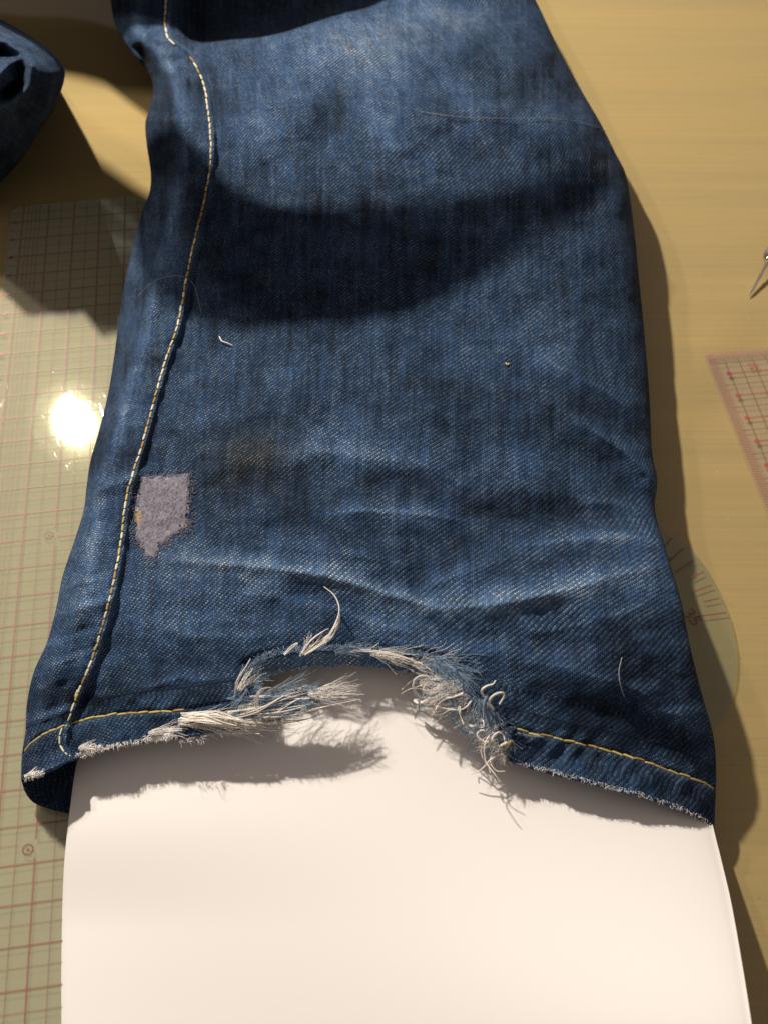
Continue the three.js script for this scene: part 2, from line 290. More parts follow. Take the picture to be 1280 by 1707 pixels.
// ---------------------------------------------------------------- stitches
const yellow = new THREE.MeshStandardMaterial({ color: new THREE.Color().setRGB(0.48, 0.37, 0.11), roughness: 0.8 });
const pale = new THREE.MeshStandardMaterial({ color: new THREE.Color().setRGB(0.68, 0.62, 0.44), roughness: 0.8 });
const rust = new THREE.MeshStandardMaterial({ color: new THREE.Color().setRGB(0.36, 0.22, 0.07), roughness: 0.85 });
const stitchGeo = new THREE.CapsuleGeometry(1, 2, 3, 7);
function stitch(a, b, r, mat) {
  const m = mesh('stitch', stitchGeo, mat, leg), d = b.clone().sub(a), len = d.length();
  m.position.copy(a).lerp(b, 0.5); m.quaternion.setFromUnitVectors(new THREE.Vector3(0, 1, 0), d.normalize()); m.scale.set(r, len / 3.6, r * 0.9);
}
for (let y = -40; y < 1160;) {
  const step = lerp(9.5, 14, clamp(y / 1150)), off = y < 800 ? -8 : -9;
  const x1 = seamX(y) + off, x2 = seamX(y + step * 0.84) + off;
  if (!(y > 66 && y < 90)) stitch(surf(x1 + rr(-0.8, 0.8), y, 0.0003), surf(x2 + rr(-0.8, 0.8), y + step * rr(0.76, 0.9), 0.0003), 0.00036, rnd() < 0.2 ? rust : y < 250 ? pale : rnd() < 0.3 ? yellow : pale);
  y += step;
}
for (const [x0, x1] of [[42, 312], [862, 1192]]) for (let x = x0; x < x1 - 6;) {
  const step = (x < 110 ? 13 : 19) * rr(0.85, 1.15); const e = Math.min(x + step, x1);
  stitch(surf(x, hemStitchY(x) + rr(-1.5, 1.5), 0.00008), surf(e - 1, hemStitchY(e) + rr(-1.5, 1.5), 0.00008), 0.0004, rnd() < 0.8 ? yellow : rust);
  x += step;
}
for (const [x1, y1, x2, y2] of [[104, 1214, 100, 1226], [100, 1228, 100, 1241], [101, 1243, 107, 1253], [109, 1255, 118, 1261], [130, 1150, 126, 1162], [124, 1172, 119, 1186], [119, 1190, 114, 1202]]) stitch(surf(x1, y1, 0.0001), surf(x2, y2, 0.0001), 0.00026, pale);

// ---------------------------------------------------------------- threads
function tube(points, r0, r1 = r0, radial = 5, seg = 0) {
  const c = new THREE.CatmullRomCurve3(points), n = seg || Math.max(5, points.length * 4), g = new THREE.TubeGeometry(c, n, 1, radial, false), p = g.attributes.position, nn = g.attributes.normal;
  for (let i = 0; i <= n; i++) { const o = c.getPointAt(i / n), r = lerp(r0, r1, i / n); for (let k = 0; k <= radial; k++) { const q = i * (radial + 1) + k; p.setXYZ(q, o.x + nn.getX(q) * r, o.y + nn.getY(q) * r, o.z + nn.getZ(q) * r); } }
  g.deleteAttribute('uv'); return g;
}
const cotton = new THREE.MeshStandardMaterial({ color: new THREE.Color().setRGB(0.78, 0.73, 0.67), roughness: 1 });
const blueCotton = new THREE.MeshStandardMaterial({ color: new THREE.Color().setRGB(0.13, 0.2, 0.29), roughness: 1 });
const white = new THREE.MeshStandardMaterial({ color: new THREE.Color().setRGB(0.88, 0.85, 0.82), roughness: 1 });
const greyBlue = new THREE.MeshStandardMaterial({ color: new THREE.Color().setRGB(0.25, 0.35, 0.48), roughness: 1 });
const paperTop = (px, py) => cardHeight(px, py);
const legOr = (px, py) => (inside(notch, px, py) ? lerp(paperTop(px, py), 0.03, 0.55) : legState(px, py)[0]);
function thread(pts, r, mat, label, strands = 1, spread = 0, name = 'loose_thread') {
  const gs = [];
  for (let k = 0; k < strands; k++) {
    const ph = rr(0, 6.28), q = pts.map(([x, y, h], i) => { const f = i / (pts.length - 1), w = spread * Math.sin(Math.PI * Math.min(1, f * 1.3 + 0.12)); return at(x + w * Math.cos(ph + f * 3), y + w * Math.sin(ph + f * 2.4), h + 0.0002 * k * Math.sin(ph)); });
    gs.push(tube(q, r, r * 0.55));
  }
  const m = mesh(name, gs.length > 1 ? mergeGeometries(gs) : gs[0], mat, leg); if (label) m.userData.label = label; return m;
}
const L3 = (x, y, d) => [x, y, legOr(x, y) + d];
function cardHeight(px, py) { const l = cardL(py), r = cardR(py), u = clamp((px - l) / (r - l)); return 0.0012 + cardLift(py) * u * u + 0.004 * (1 - u) ** 4 * smooth(1550, 1350, py) + cardTop(py) * Math.pow(4 * u * (1 - u), 0.8); }
const cardL = curve1([[900, 230], [1100, 175], [1265, 130], [1350, 117], [1450, 107], [1600, 103], [1707, 103], [1850, 103]]);
const cardR = curve1([[900, 1050], [1100, 1125], [1240, 1160], [1370, 1186], [1440, 1203], [1500, 1217], [1600, 1235], [1707, 1252], [1850, 1272]]);
const cardLift = (y) => 0.03 * smooth(1180, 1780, y);
const cardTop = (y) => lerp(0.0208, 0.011, smooth(1050, 1950, y));

// the long curl above the tear and the large threads of the fray
thread([L3(508, 1090, 0.001), L3(526, 1078, 0.003), L3(548, 1062, 0.005), L3(562, 1040, 0.006), L3(566, 1015, 0.006), L3(557, 992, 0.005), L3(540, 978, 0.004)], 0.00022, cotton, 'long pale thread curling up from the torn edge', 5, 5);
thread([L3(505, 1088, 0.001), L3(522, 1070, 0.003), L3(540, 1052, 0.004), L3(548, 1048, 0.003)], 0.0002, cotton, 0, 3, 5);
thread([L3(474, 1092, 0.001), L3(486, 1078, 0.003), L3(497, 1072, 0.003), L3(492, 1082, 0.002)], 0.0002, cotton, 0, 2, 3);
thread([L3(392, 1162, 0.001), L3(398, 1135, 0.003), L3(410, 1112, 0.003), L3(418, 1098, 0.002)], 0.0002, cotton, 0, 3, 3);
thread([L3(405, 1145, 0.002), L3(413, 1128, 0.004), L3(422, 1114, 0.003)], 0.00018, cotton);
thread([L3(560, 1088, 0.001), L3(610, 1084, 0.002), L3(660, 1092, 0.002), L3(700, 1106, 0.002), L3(722, 1120, 0.002)], 0.00022, cotton, 0, 2, 2);
thread([L3(585, 1078, 0.001), L3(615, 1082, 0.002), L3(632, 1072, 0.002)], 0.00014, cotton);
const T = (a) => a.map(([x, y, h]) => [x, y, h]);
for (let k = 0; k < 16; k++) {          // combed white weft along the torn hem on the left
  const y0 = rr(1186, 1206), a = rr(296, 330), b = rr(400, 465);
  thread([L3(a, y0 + rr(-2, 6), 0.0012), L3(lerp(a, b, 0.3), y0 + rr(-4, 6), 0.0022), L3(lerp(a, b, 0.65), y0 + rr(8, 18), 0.0022), [b, y0 + rr(8, 20), legState(390, 1200)[0] + 0.0015]], 0.00019, cotton, k ? 0 : 'combed white threads at the torn hem', 2, 3);
}
for (let k = 0; k < 14; k++) {          // threads along the hanging strip
  const a = rr(380, 440), y0 = rr(1160, 1200), b = rr(500, 606), yb = 1160 + rr(-10, 8);
  thread([L3(a, y0, 0.001), [lerp(a, b, 0.35), lerp(y0, yb, 0.3) + rr(-6, 4), legState(470, 1165)[0] + 0.0015], [lerp(a, b, 0.7), lerp(y0, yb, 0.75) + rr(-4, 4), legState(510, 1160)[0] + 0.001], [b, yb, legState(520, 1160)[0]]], 0.00016, k % 4 ? cotton : blueCotton, 0, 2, 3);
}
thread([[428, 1204, 0.0295], [470, 1204, 0.0285], [515, 1198, 0.0275], [545, 1186, 0.027]], 0.00018, cotton, 0, 2, 2);
thread([[436, 1200, 0.030], [428, 1170, 0.0325], [434, 1152, 0.0345], [450, 1146, 0.0335], [455, 1150, 0.032]], 0.0002, cotton, 0, 3, 3);
// the tangle on the right of the tear
const curl = (x, y, h, n, step, turn, dir) => { const o = [[x, y, h]]; let a = dir; for (let k = 0; k < n; k++) { a += turn + rr(-0.35, 0.35); x += Math.cos(a) * step; y += Math.sin(a) * step; h = Math.max(cardHeight(x, y) + 0.001, h + rr(-0.0018, 0.0009)); o.push([x, y, h]); } return o; };
for (let k = 0; k < 46; k++) {
  const t = rnd() ** 0.9, i = t * (notchRight.length - 1), a = notchRight[Math.floor(i)], b = notchRight[Math.min(notchRight.length - 1, Math.floor(i) + 1)], f = i % 1, x = lerp(a[0], b[0], f) + rr(-4, 8), y = lerp(a[1], b[1], f) + rr(-6, 4);
  thread(curl(x, y, legState(x, y)[0] + rr(0, 0.002), 4 + Math.floor(rnd() * 4), rr(8, 15), rr(-0.55, 0.55), rr(2.2, 4.0)), rr(0.00012, 0.00026), rnd() < 0.62 ? cotton : blueCotton, 0, rnd() < 0.3 ? 3 : 1, 3);
}
for (let k = 0; k < 34; k++) {          // chunky matted curls among them
  const i = rr(0.6, notchRight.length - 1.2), a = notchRight[Math.floor(i)], b = notchRight[Math.floor(i) + 1], f = i % 1, x = lerp(a[0], b[0], f) + rr(-26, 2), y = lerp(a[1], b[1], f) + rr(-4, 14);
  thread(curl(x, y, Math.max(cardHeight(x, y) + 0.004, 0.0285 + rr(-0.003, 0.002)), 5 + Math.floor(rnd() * 4), rr(5, 9), (rnd() < 0.5 ? -1 : 1) * rr(0.5, 1.1), rr(1.2, 4.6)), rr(0.00022, 0.00042), rnd() < 0.7 ? white : greyBlue, 0, rnd() < 0.5 ? 2 : 1, 2);
}
thread([[700, 1162, 0.027], [690, 1148, 0.029], [693, 1132, 0.031], [706, 1126, 0.032], [716, 1132, 0.031]], 0.0003, cotton, 'pale curl hanging into the tear', 2, 2);
thread([[692, 1168, 0.026], [705, 1174, 0.027], [722, 1166, 0.028], [742, 1160, 0.031], [758, 1150, 0.032]], 0.0003, cotton, 0, 5, 6);
thread([[718, 1196, 0.024], [722, 1186, 0.026], [740, 1182, 0.027], [765, 1180, 0.029]], 0.00018, cotton, 0, 2, 4);
thread([L3(806, 1160, 0.002), L3(804, 1150, 0.005), L3(812, 1144, 0.006), L3(822, 1140, 0.006), L3(826, 1134, 0.006)], 0.00034, cotton, 'stub of thread standing above the tangle', 2, 1.5);
thread([L3(822, 1182, 0.002), L3(816, 1170, 0.005), L3(824, 1160, 0.006), L3(836, 1155, 0.006), L3(840, 1160, 0.004), L3(832, 1174, 0.003)], 0.0004, cotton, 'thick pale loop of yarn', 2, 2);
thread([[752, 1198, 0.029], [765, 1212, 0.028], [777, 1222, 0.027], [786, 1216, 0.028], [789, 1206, 0.030]], 0.00036, blueCotton, 'dark blue hooked thread');
thread([[812, 1158, 0.035], [808, 1175, 0.035], [812, 1195, 0.033], [818, 1212, 0.031]], 0.00045, blueCotton, 0, 2, 2);
thread([L3(858, 1214, 0.0008), L3(846, 1216, 0.002), L3(843, 1222, 0.002), L3(850, 1228, 0.0015)], 0.00035, blueCotton, 0, 2, 2);
thread([L3(862, 1222, 0.001), L3(885, 1228, 0.001), L3(905, 1228, 0.0008)], 0.00032, blueCotton, 0, 2, 1);
thread([[852, 1234, 0.030], [846, 1242, 0.029], [836, 1252, 0.027], [826, 1258, 0.024]], 0.0003, yellow, 'frayed end of the yellow hem thread', 2, 1);
thread([[846, 1238, 0.030], [830, 1248, 0.028], [820, 1260, 0.024], [822, 1276, 0.019]], 0.00036, cotton, 0, 2, 2);
// bundles of fine fibres that spread from one root
const floor = (x, y) => (inside(notch, x, y) ? cardHeight(x, y) + 0.0012 : legState(x, y)[0] + 0.0002);
function clump(x0, y0, h0, dir, len, n, spread, mat, turn = 0, drop = 0.002, wild = x0 > 680 ? 1 : 0.35) {
  const gs = []; if (!inside(notch, x0, y0)) h0 = legState(x0, y0)[0] + 0.0006;
  for (let k = 0; k < n * 1.25; k++) {
    const o = rr(-1, 1), l = len * rr(0.45, 1.1), w = turn + rr(-0.25, 0.25), pts = []; let a = dir + o * 0.12, x = x0 + rr(-3, 3) - Math.sin(dir) * o * spread * 0.35, y = y0 + rr(-3, 3) + Math.cos(dir) * o * spread * 0.35, h = h0 + rr(-0.0006, 0.0012);
    const ph = rr(0, 6), am = rr(0.3, 1.0) * wild, fr = rr(1.4, 3.2);
    for (let q = 0; q <= 8; q++) { pts.push(at(x, y, Math.max(h, floor(x, y)))); a += w / 8 + rr(-0.22, 0.22) * Math.min(1, wild * 1.3) + am * Math.sin(ph + q * fr * 0.7) * 0.55; x += Math.cos(a) * l / 8 - Math.sin(dir) * o * spread / 13; y += Math.sin(a) * l / 8 + Math.cos(dir) * o * spread / 13; h += rr(-0.0007, 0.0006) - drop / 8; }
    gs.push(tube(pts, rr(0.00004, 0.00009), 0.00004, 3, 18));
  }
  return mesh('thread_bundle', mergeGeometries(gs), mat, leg);
}
const HL = 0.031;
clump(516, 1158, 0.033, -0.06, 84, 90, 12, white, 0.05, 0.002).userData.label = 'pale brush of fibres at the tip of the hanging strip';
clump(400, 1182, 0.033, -0.25, 120, 50, 10, white, 0.2, 0); clump(392, 1206, 0.031, -0.1, 110, 46, 8, white, -0.25, 0.001); clump(390, 1192, 0.033, -0.45, 60, 36, 8, greyBlue, 0.3, 0);
clump(430, 1170, 0.033, -0.2, 110, 70, 12, greyBlue, 0.05, 0); clump(400, 1150, 0.034, -1.1, 50, 30, 8, white, 0.5, 0);
clump(300, 1206, 0.031, -0.08, 105, 46, 6, white, 0.12, 0); clump(312, 1197, 0.031, 0.02, 130, 40, 6, white, 0.08, 0); clump(250, 1222, 0.03, -0.3, 60, 36, 6, white, 0.3, 0); clump(134, 1248, 0.022, -0.25, 30, 34, 6, white, 0.2, 0); clump(44, 1293, 0.011, -0.15, 26, 18, 4, white, -0.3, 0);
clump(706, 1108, HL, 0.25, 80, 90, 14, greyBlue, 0.5, 0); clump(724, 1104, 0.032, 0.35, 80, 80, 16, greyBlue, 0.6, 0); clump(745, 1118, 0.032, 0.6, 66, 80, 18, greyBlue, 0.4, 0); clump(690, 1106, HL, 0.15, 70, 40, 8, white, 0.4, 0);
clump(768, 1146, 0.031, 2.9, 72, 80, 10, white, 0.35, 0.002); clump(762, 1138, 0.031, 3.3, 60, 60, 8, white, -0.6, 0.001); clump(778, 1160, 0.03, 2.6, 70, 60, 10, white, 0.7, 0.003); clump(790, 1166, 0.03, 2.2, 60, 60, 10, greyBlue, 0.6, 0.003);
clump(800, 1168, 0.031, 1.5, 64, 80, 12, greyBlue, 0.1, 0.001); clump(806, 1172, 0.031, 1.9, 60, 70, 14, white, 0.2, 0.003); clump(812, 1190, 0.03, 2.2, 54, 70, 14, white, -0.3, 0.004); clump(824, 1212, 0.029, 1.9, 46, 70, 14, white, 0.3, 0.004); clump(830, 1226, 0.029, 2.6, 44, 60, 12, white, 0.5, 0.003); clump(820, 1190, 0.031, 1.2, 46, 60, 12, greyBlue, 0.4, 0); clump(838, 1222, 0.029, 1.0, 40, 50, 10, greyBlue, 0.6, 0.001);
clump(842, 1240, 0.028, 2.3, 44, 40, 7, white, -0.6, 0.005);
clump(502, 1092, 0.032, -0.75, 40, 12, 3, white, -0.5, -0.002); clump(560, 1086, 0.032, -0.3, 66, 40, 5, greyBlue, 0.3, 0); clump(620, 1090, 0.032, 0.05, 90, 40, 5, white, 0.25, 0); clump(418, 1128, 0.033, -1.2, 40, 40, 10, greyBlue, 0.6, 0); clump(412, 1150, 0.033, 2.0, 40, 30, 8, greyBlue, 0.3, 0);
// fuzz: countless short fibres along every frayed edge
function fuzz(line, n, reach, out, mat, lift = 0.001, hFix) {
  const gs = [];
  for (let k = 0; k < n; k++) {
    const i = rnd() * (line.length - 1), a = line[Math.floor(i)], b = line[Math.min(line.length - 1, Math.floor(i) + 1)], f = i % 1;
    const x = lerp(a[0], b[0], f) + rr(-4, 4), y = lerp(a[1], b[1], f) + rr(-4, 3), dir = out + rr(-1.1, 1.1), len = reach * rr(0.35, 1.1), bend = rr(-0.9, 0.9), h = hFix ?? legState(x, y)[0];
    const x1 = x + Math.cos(dir) * len * 0.5, y1 = y + Math.sin(dir) * len * 0.5, x2 = x1 + Math.cos(dir + bend) * len * 0.5, y2 = y1 + Math.sin(dir + bend) * len * 0.5;
    gs.push(tube([at(x, y, h), at(x1, y1, h + rr(0, lift)), at(x2, y2, h + rr(-lift, lift))], rr(0.00004, 0.00009), 0.00003, 3, 5));
  }
  const m = mesh('frayed_edge', mergeGeometries(gs), mat, leg); m.userData.kind = 'stuff'; return m;
}
const hemLine = (a, b) => { const o = []; for (let x = a; x <= b; x += 10) o.push([x, hemAtX(x) - 2]); return o; };
fuzz(notchLip.map(([x, y]) => [x, y - 27]), 420, 12, -1.2, greyBlue);
fuzz(notchLip, 200, 7, 1.2, greyBlue);
fuzz(notchRight, 260, 18, 2.6, white, 0.003); fuzz(notchRight.map(([x, y]) => [x + 4, y - 8]), 360, 18, -2.4, greyBlue, 0.003);
fuzz(notchLeft.slice(4), 300, 11, 0.2, white, 0.002); fuzz(notchLeft.slice(4, 9), 300, 13, -0.3, greyBlue, 0.002);
fuzz(notchLeft.slice(0, 4), 200, 14, -0.4, greyBlue);
fuzz(hemLine(135, 300), 260, 8, 1.4, white); fuzz(hemLine(862, 1185), 300, 5, 1.5, white, 0.0006); fuzz(hemLine(42, 75), 120, 8, 1.0, white);
fuzz([[130, 1258], [150, 1250], [170, 1244]], 160, 8, 0.6, white); fuzz([[240, 1232], [290, 1222]], 160, 10, 0.3, white);

// ---------------------------------------------------------------- darned patch
{
  const outline = [[234, 794], [318, 788], [316, 882], [296, 890], [272, 908], [256, 934], [240, 926], [226, 900], [222, 862], [228, 826]];
  const n = 110, P = [], C = [], I = [], U = [], id = new Map();
  const wobble = (x, y) => inside(outline, x + 20 * (noise(x / 4, y / 4) - 0.5), y + 20 * (noise(x / 6 + 30, y / 6) - 0.5) - (y > 870 ? 40 * (noise(x / 5, 4) - 0.35) : 0));
  for (let j = 0; j <= n; j++) for (let i = 0; i <= n; i++) {
    const x = 214 + 112 * i / n, y = 780 + 165 * j / n, k = inside(outline, x, y) ? Math.min(1, distLine([...outline, outline[0]], x, y)[0] / 7) : 0, nz = noise(x / 2.4, y / 2.4), nz2 = noise(x / 5 + 8, y / 5), p = surf(x, y, 0.0001 + 0.00045 * k * (0.5 + 0.5 * nz) - 0.0002 * (1 - k));
    P.push(p.x, p.y, p.z); const g = (0.14 + 0.08 * (nz - 0.5) + 0.05 * nz2), rusty = Math.exp(-(((x - 229) / 6) ** 2) - (((y - 862) / 10) ** 2)), whit = smooth(0.93, 1, hash(x | 0, (y / 1.5) | 0)) * 0.2;
    C.push(g * 0.98 + 0.3 * rusty + whit, g * 0.95 + 0.12 * rusty + whit, g * 1.18 - 0.1 * rusty + whit); U.push(i / n, j / n);
  }
  for (let j = 0; j < n; j++) for (let i = 0; i < n; i++) {
    const x = 214 + 112 * (i + 0.5) / n, y = 780 + 165 * (j + 0.5) / n; if (!wobble(x, y)) continue;
    const a = j * (n + 1) + i; I.push(a, a + n + 1, a + 1, a + 1, a + n + 1, a + n + 2);
  }
  const g = new THREE.BufferGeometry(); g.setAttribute('position', new THREE.Float32BufferAttribute(P, 3)); g.setAttribute('color', new THREE.Float32BufferAttribute(C, 3)); g.setAttribute('uv', new THREE.Float32BufferAttribute(U, 2)); g.setIndex(I); g.computeVertexNormals();
  const m = mesh('darned_patch', g, new THREE.MeshStandardMaterial({ vertexColors: true, roughness: 1, side: THREE.DoubleSide }), leg); m.userData.label = 'grey lilac darned patch beside the seam';
  const gs = [], lil = new THREE.MeshStandardMaterial({ color: new THREE.Color().setRGB(0.165, 0.158, 0.19), roughness: 1 });
  for (let k = 0; k < 1500; k++) { const x = rr(216, 324), y = rr(783, 945); if (!inside(outline, x, y) && distLine([...outline, outline[0]], x, y)[0] > 15 * rnd() ** 2) continue; const a = rr(-0.9, 0.4) + (rnd() < 0.4 ? 1.57 : 0), l = rr(3, 7); gs.push(tube([surf(x, y, 0.0003), surf(x + Math.cos(a) * l / 2, y + Math.sin(a) * l / 2, 0.00045), surf(x + Math.cos(a) * l, y + Math.sin(a) * l, 0.0003)], 0.00008, 0.00008, 3, 4)); }
  const f = mesh('darning_thread', mergeGeometries(gs), lil, leg); f.userData.kind = 'stuff';
}

// ---------------------------------------------------------------- the other leg at the left edge and the upper jeans beyond the frame
function patchDenim(name, rows, cols, fn, label) {      // fn(s, t) gives [point, wear]; closed by its own skirt
  const P = [], C = [], U = [], I = [];
  for (let j = 0; j <= rows; j++) for (let i = 0; i <= cols; i++) { const [p, w] = fn(i / cols, j / rows); P.push(p.x, p.y, p.z); C.push(...dye(p.x * 6000 + 300, p.z * 6000 + 900, w)); U.push(i / cols * 0.16 / TILE, j / rows * 0.12 / TILE); }
  for (let j = 0; j < rows; j++) for (let i = 0; i < cols; i++) { const a = j * (cols + 1) + i; I.push(a, a + cols + 1, a + 1, a + 1, a + cols + 1, a + cols + 2); }
  const g = new THREE.BufferGeometry(); g.setAttribute('position', new THREE.Float32BufferAttribute(P, 3)); g.setAttribute('color', new THREE.Float32BufferAttribute(C, 3)); g.setAttribute('uv', new THREE.Float32BufferAttribute(U, 2)); g.setIndex(I); g.computeVertexNormals();
  const m = mesh(name, g, denim, jeans); if (label) m.userData.label = label; return m;
}
const cuffR = curve1([[20, -40], [32, 0], [48, 30], [66, 60], [90, 90], [112, 106], [124, 109], [150, 103], [190, 86], [226, 62], [266, 36], [304, 2], [335, -30], [352, -50]]);
const cuffH = curve1([[20, 0.058], [60, 0.066], [110, 0.068], [150, 0.062], [220, 0.044], [300, 0.022], [352, 0.006]]);
const cuffFolds = [[[[-20, 66], [10, 72], [34, 88], [47, 112], [46, 142], [28, 164], [-4, 180]], 3.6, 7, 0.5], [[[-20, 84], [8, 86], [28, 96], [38, 116], [36, 138], [16, 152]], -6.5, 9, -0.5], [[[-10, 140], [2, 122], [14, 106], [28, 100]], 4.0, 7, 0.4], [[[-10, 150], [10, 140], [26, 128]], 2.5, 6, 0.2], [[[60, 110], [80, 130], [104, 128]], 1.5, 10, 0.2]];
patchDenim('trouser_cuff', 150, 150, (s, t) => {
  const y = lerp(20, 352, t), xr = cuffR(y), k = s < 0.86 ? s / 0.86 : 1, x = lerp(-120, xr, 1 - (1 - k) ** 1.4), e = Math.sqrt(clamp((xr - x) / 42));
  let h = cuffH(y) * lerp(0.74, 1, e), wear = -0.05 + 0.25 * smooth(150, 60, y);
  for (const f of cuffFolds) { const [d] = distLine(f[0], x, y), g = Math.exp(-d * d / (2 * f[2] * f[2])); h += f[1] * 0.001 * g * e; wear += f[3] * g; }
  h += 0.0014 * (noise(x / 16, y / 14) - 0.5) * e;
  if (s <= 0.86) return [at(x, y, h), wear];
  const q = (s - 0.86) / 0.14; return [at(xr - 26 * q, y, lerp(h, 0.001, q)), -0.2];
}, 'crumpled end of the other trouser leg');
function bundle(name, pts, radii, flat, label) {
  const c = new THREE.CatmullRomCurve3(pts.map((p) => new THREE.Vector3(...p))), R = curve1(radii), X = new THREE.Vector3(), Y = new THREE.Vector3(0, 1, 0);
  return patchDenim(name, 90, 80, (s, t) => {
    const o = c.getPoint(t), d = c.getTangent(t); X.crossVectors(d, Y).normalize(); const N2 = X.clone().cross(d).normalize();
    const a = s * Math.PI * 2, r = R(t) * (0.95 + 0.05 * Math.sin(a * 3 + t * 9) + 0.03 * Math.sin(a * 7 - t * 20)) + 0.0005;
    return [o.clone().addScaledVector(X, Math.cos(a) * r).addScaledVector(N2, Math.sin(a) * r * flat), 0.1];
  }, label);
}
bundle('upper_leg', [[-0.36, 0.09, -0.34], [-0.28, 0.12, -0.31], [-0.235, 0.125, -0.285], [-0.19, 0.125, -0.252], [-0.153, 0.125, -0.219], [-0.128, 0.125, -0.192], [-0.106, 0.125, -0.150], [-0.08, 0.125, -0.135], [-0.05, 0.123, -0.134], [-0.024, 0.122, -0.145], [-0.006, 0.122, -0.158], [0.006, 0.122, -0.174], [0.014, 0.122, -0.187]], [[0, 0.02], [0.25, 0.011], [0.333, 0.010], [0.416, 0.012], [0.5, 0.019], [0.583, 0.019], [0.667, 0.017], [0.75, 0.010], [0.833, 0.005], [0.916, 0.003], [1, 0.001]], 0.35, 'folded part of the jeans raised beyond the frame');
bundle('jeans_seat', [[-0.46, 0.13, -0.45], [-0.3, 0.14, -0.392], [-0.21, 0.14, -0.378], [-0.145, 0.115, -0.335], [-0.09, 0.085, -0.268], [-0.062, 0.085, -0.262], [-0.048, 0.08, -0.275], [-0.035, 0.07, -0.3]], [[0, 0.06], [0.26, 0.078], [0.40, 0.064], [0.55, 0.048], [0.72, 0.034], [0.86, 0.02], [1, 0.003]], 0.95, 'bunched seat of the jeans beyond the frame');

// ---------------------------------------------------------------- white card
{
  const card = new THREE.Group(); card.name = 'paper_sheet'; scene.add(card);
  tag(card, 'white arched sheet of card pushed into the torn trouser hem', 'paper');
  const n = 120, m = 90, P = [], U = [], I = [];
  for (const side of [0, 1]) for (let j = 0; j <= m; j++) for (let i = 0; i <= n; i++) {
    const y = lerp(920, 1850, j / m), u = i / n, x = lerp(cardL(y), cardR(y), u), p = at(x, y, cardHeight(x, y)); P.push(p.x, p.y - side * 0.0005, p.z); U.push(p.x * 10, p.z * 10);
  }
  const K = (n + 1) * (m + 1);
  for (let j = 0; j < m; j++) for (let i = 0; i < n; i++) { const a = j * (n + 1) + i; I.push(a, a + n + 1, a + 1, a + 1, a + n + 1, a + n + 2, K + a, K + a + 1, K + a + n + 1, K + a + 1, K + a + n + 2, K + a + n + 1); }
  for (let j = 0; j < m; j++) for (const i of [0, n]) { const a = j * (n + 1) + i, b = a + n + 1; I.push(a, K + a, b, b, K + a, K + b); }
  const g = new THREE.BufferGeometry(); g.setAttribute('position', new THREE.Float32BufferAttribute(P, 3)); g.setAttribute('uv', new THREE.Float32BufferAttribute(U, 2)); g.setIndex(I); g.computeVertexNormals();
  const grain = dataTex(512, 512, (x, y) => { const v = 0.5 + 0.25 * (hash(x, y) - 0.5) + 0.5 * (noise(x / 6, y / 6, 85, 85) - 0.5); return [v, v, v]; });
  mesh('sheet', g, new THREE.MeshPhysicalMaterial({ color: new THREE.Color().setRGB(0.84, 0.815, 0.80), roughness: 0.55, bumpMap: grain, bumpScale: 0.00002, side: THREE.DoubleSide, specularIntensity: 0.6 }), card);
}

// ---------------------------------------------------------------- tabletop
const TS = 0.42;
const marks = new Float32Array(2048 * 2048);
for (let q = 0; q < 260; q++) { let x = rr(0, 2048), y = rr(0, 2048), a = rr(0, 6.28); const n = rr(20, 240), v = rnd() < 0.6 ? rr(0.04, 0.16) : -rr(0.04, 0.14); for (let k = 0; k < n; k++) { x += Math.cos(a); y += Math.sin(a); a += rr(-0.01, 0.01); marks[mod(Math.round(y), 2048) * 2048 + mod(Math.round(x), 2048)] += v * (0.4 + 0.6 * rnd()); } }
for (let q = 0; q < 420; q++) { const x = Math.floor(rr(0, 2048)), y = Math.floor(rr(0, 2048)), v = rnd() < 0.4 ? 0.35 : -0.3, e = rnd() < 0.25 ? 3 : 2; for (let j = 0; j < e; j++) for (let i = 0; i < e; i++) marks[mod(y + j, 2048) * 2048 + mod(x + i, 2048)] += v * rr(0.4, 1); }
const woodMap = dataTex(2048, 2048, (x, y) => {
  const warp = 10 * noise(x / 400, y / 130, 5, 15), a = noise(x / 300, (y + warp) / 3.2, 6, 640), b = noise(x / 140 + 9, (y + warp) / 1.6, 14, 1280), c = noise(x / 700 + 3, (y + warp) / 34, 2, 60), pore = smooth(0.9, 0.97, noise(x / 46 + 7, y / 1.1, 44, 1861));
  const k = 1 + 0.07 * (a - 0.5) + 0.06 * (b - 0.5) + 0.09 * (c - 0.5) - 0.12 * pore + marks[y * 2048 + x];
  return [S(0.37 * k), S(0.28 * k * (1 - 0.03 * (c - 0.5))), S(0.122 * k * (1 - 0.08 * (c - 0.5)))];
}, true);
const scratchCanvas = document.createElement('canvas'); scratchCanvas.width = scratchCanvas.height = 2048;
{
  const c = scratchCanvas.getContext('2d'); c.fillStyle = '#808080'; c.fillRect(0, 0, 2048, 2048);
  for (let k = 0; k < 900; k++) { const x = rr(0, 2048), y = rr(0, 2048), a = rr(0, 6.28), l = rr(8, 120) * (rnd() < 0.1 ? 4 : 1), v = Math.floor(rr(40, 110)); c.strokeStyle = `rgba(${v},${v},${v},${rr(0.3, 0.9)})`; c.lineWidth = rr(0.8, 2.2); c.beginPath(); c.moveTo(x, y); c.quadraticCurveTo(x + Math.cos(a) * l * 0.5 + rr(-6, 6), y + Math.sin(a) * l * 0.5 + rr(-6, 6), x + Math.cos(a) * l, y + Math.sin(a) * l); c.stroke(); }
  for (let k = 0; k < 500; k++) { c.fillStyle = `rgba(${rnd() < 0.5 ? 40 : 210},${rnd() < 0.5 ? 40 : 210},120,0.7)`; c.beginPath(); c.arc(rr(0, 2048), rr(0, 2048), rr(0.6, 2.2), 0, 7); c.fill(); }
}
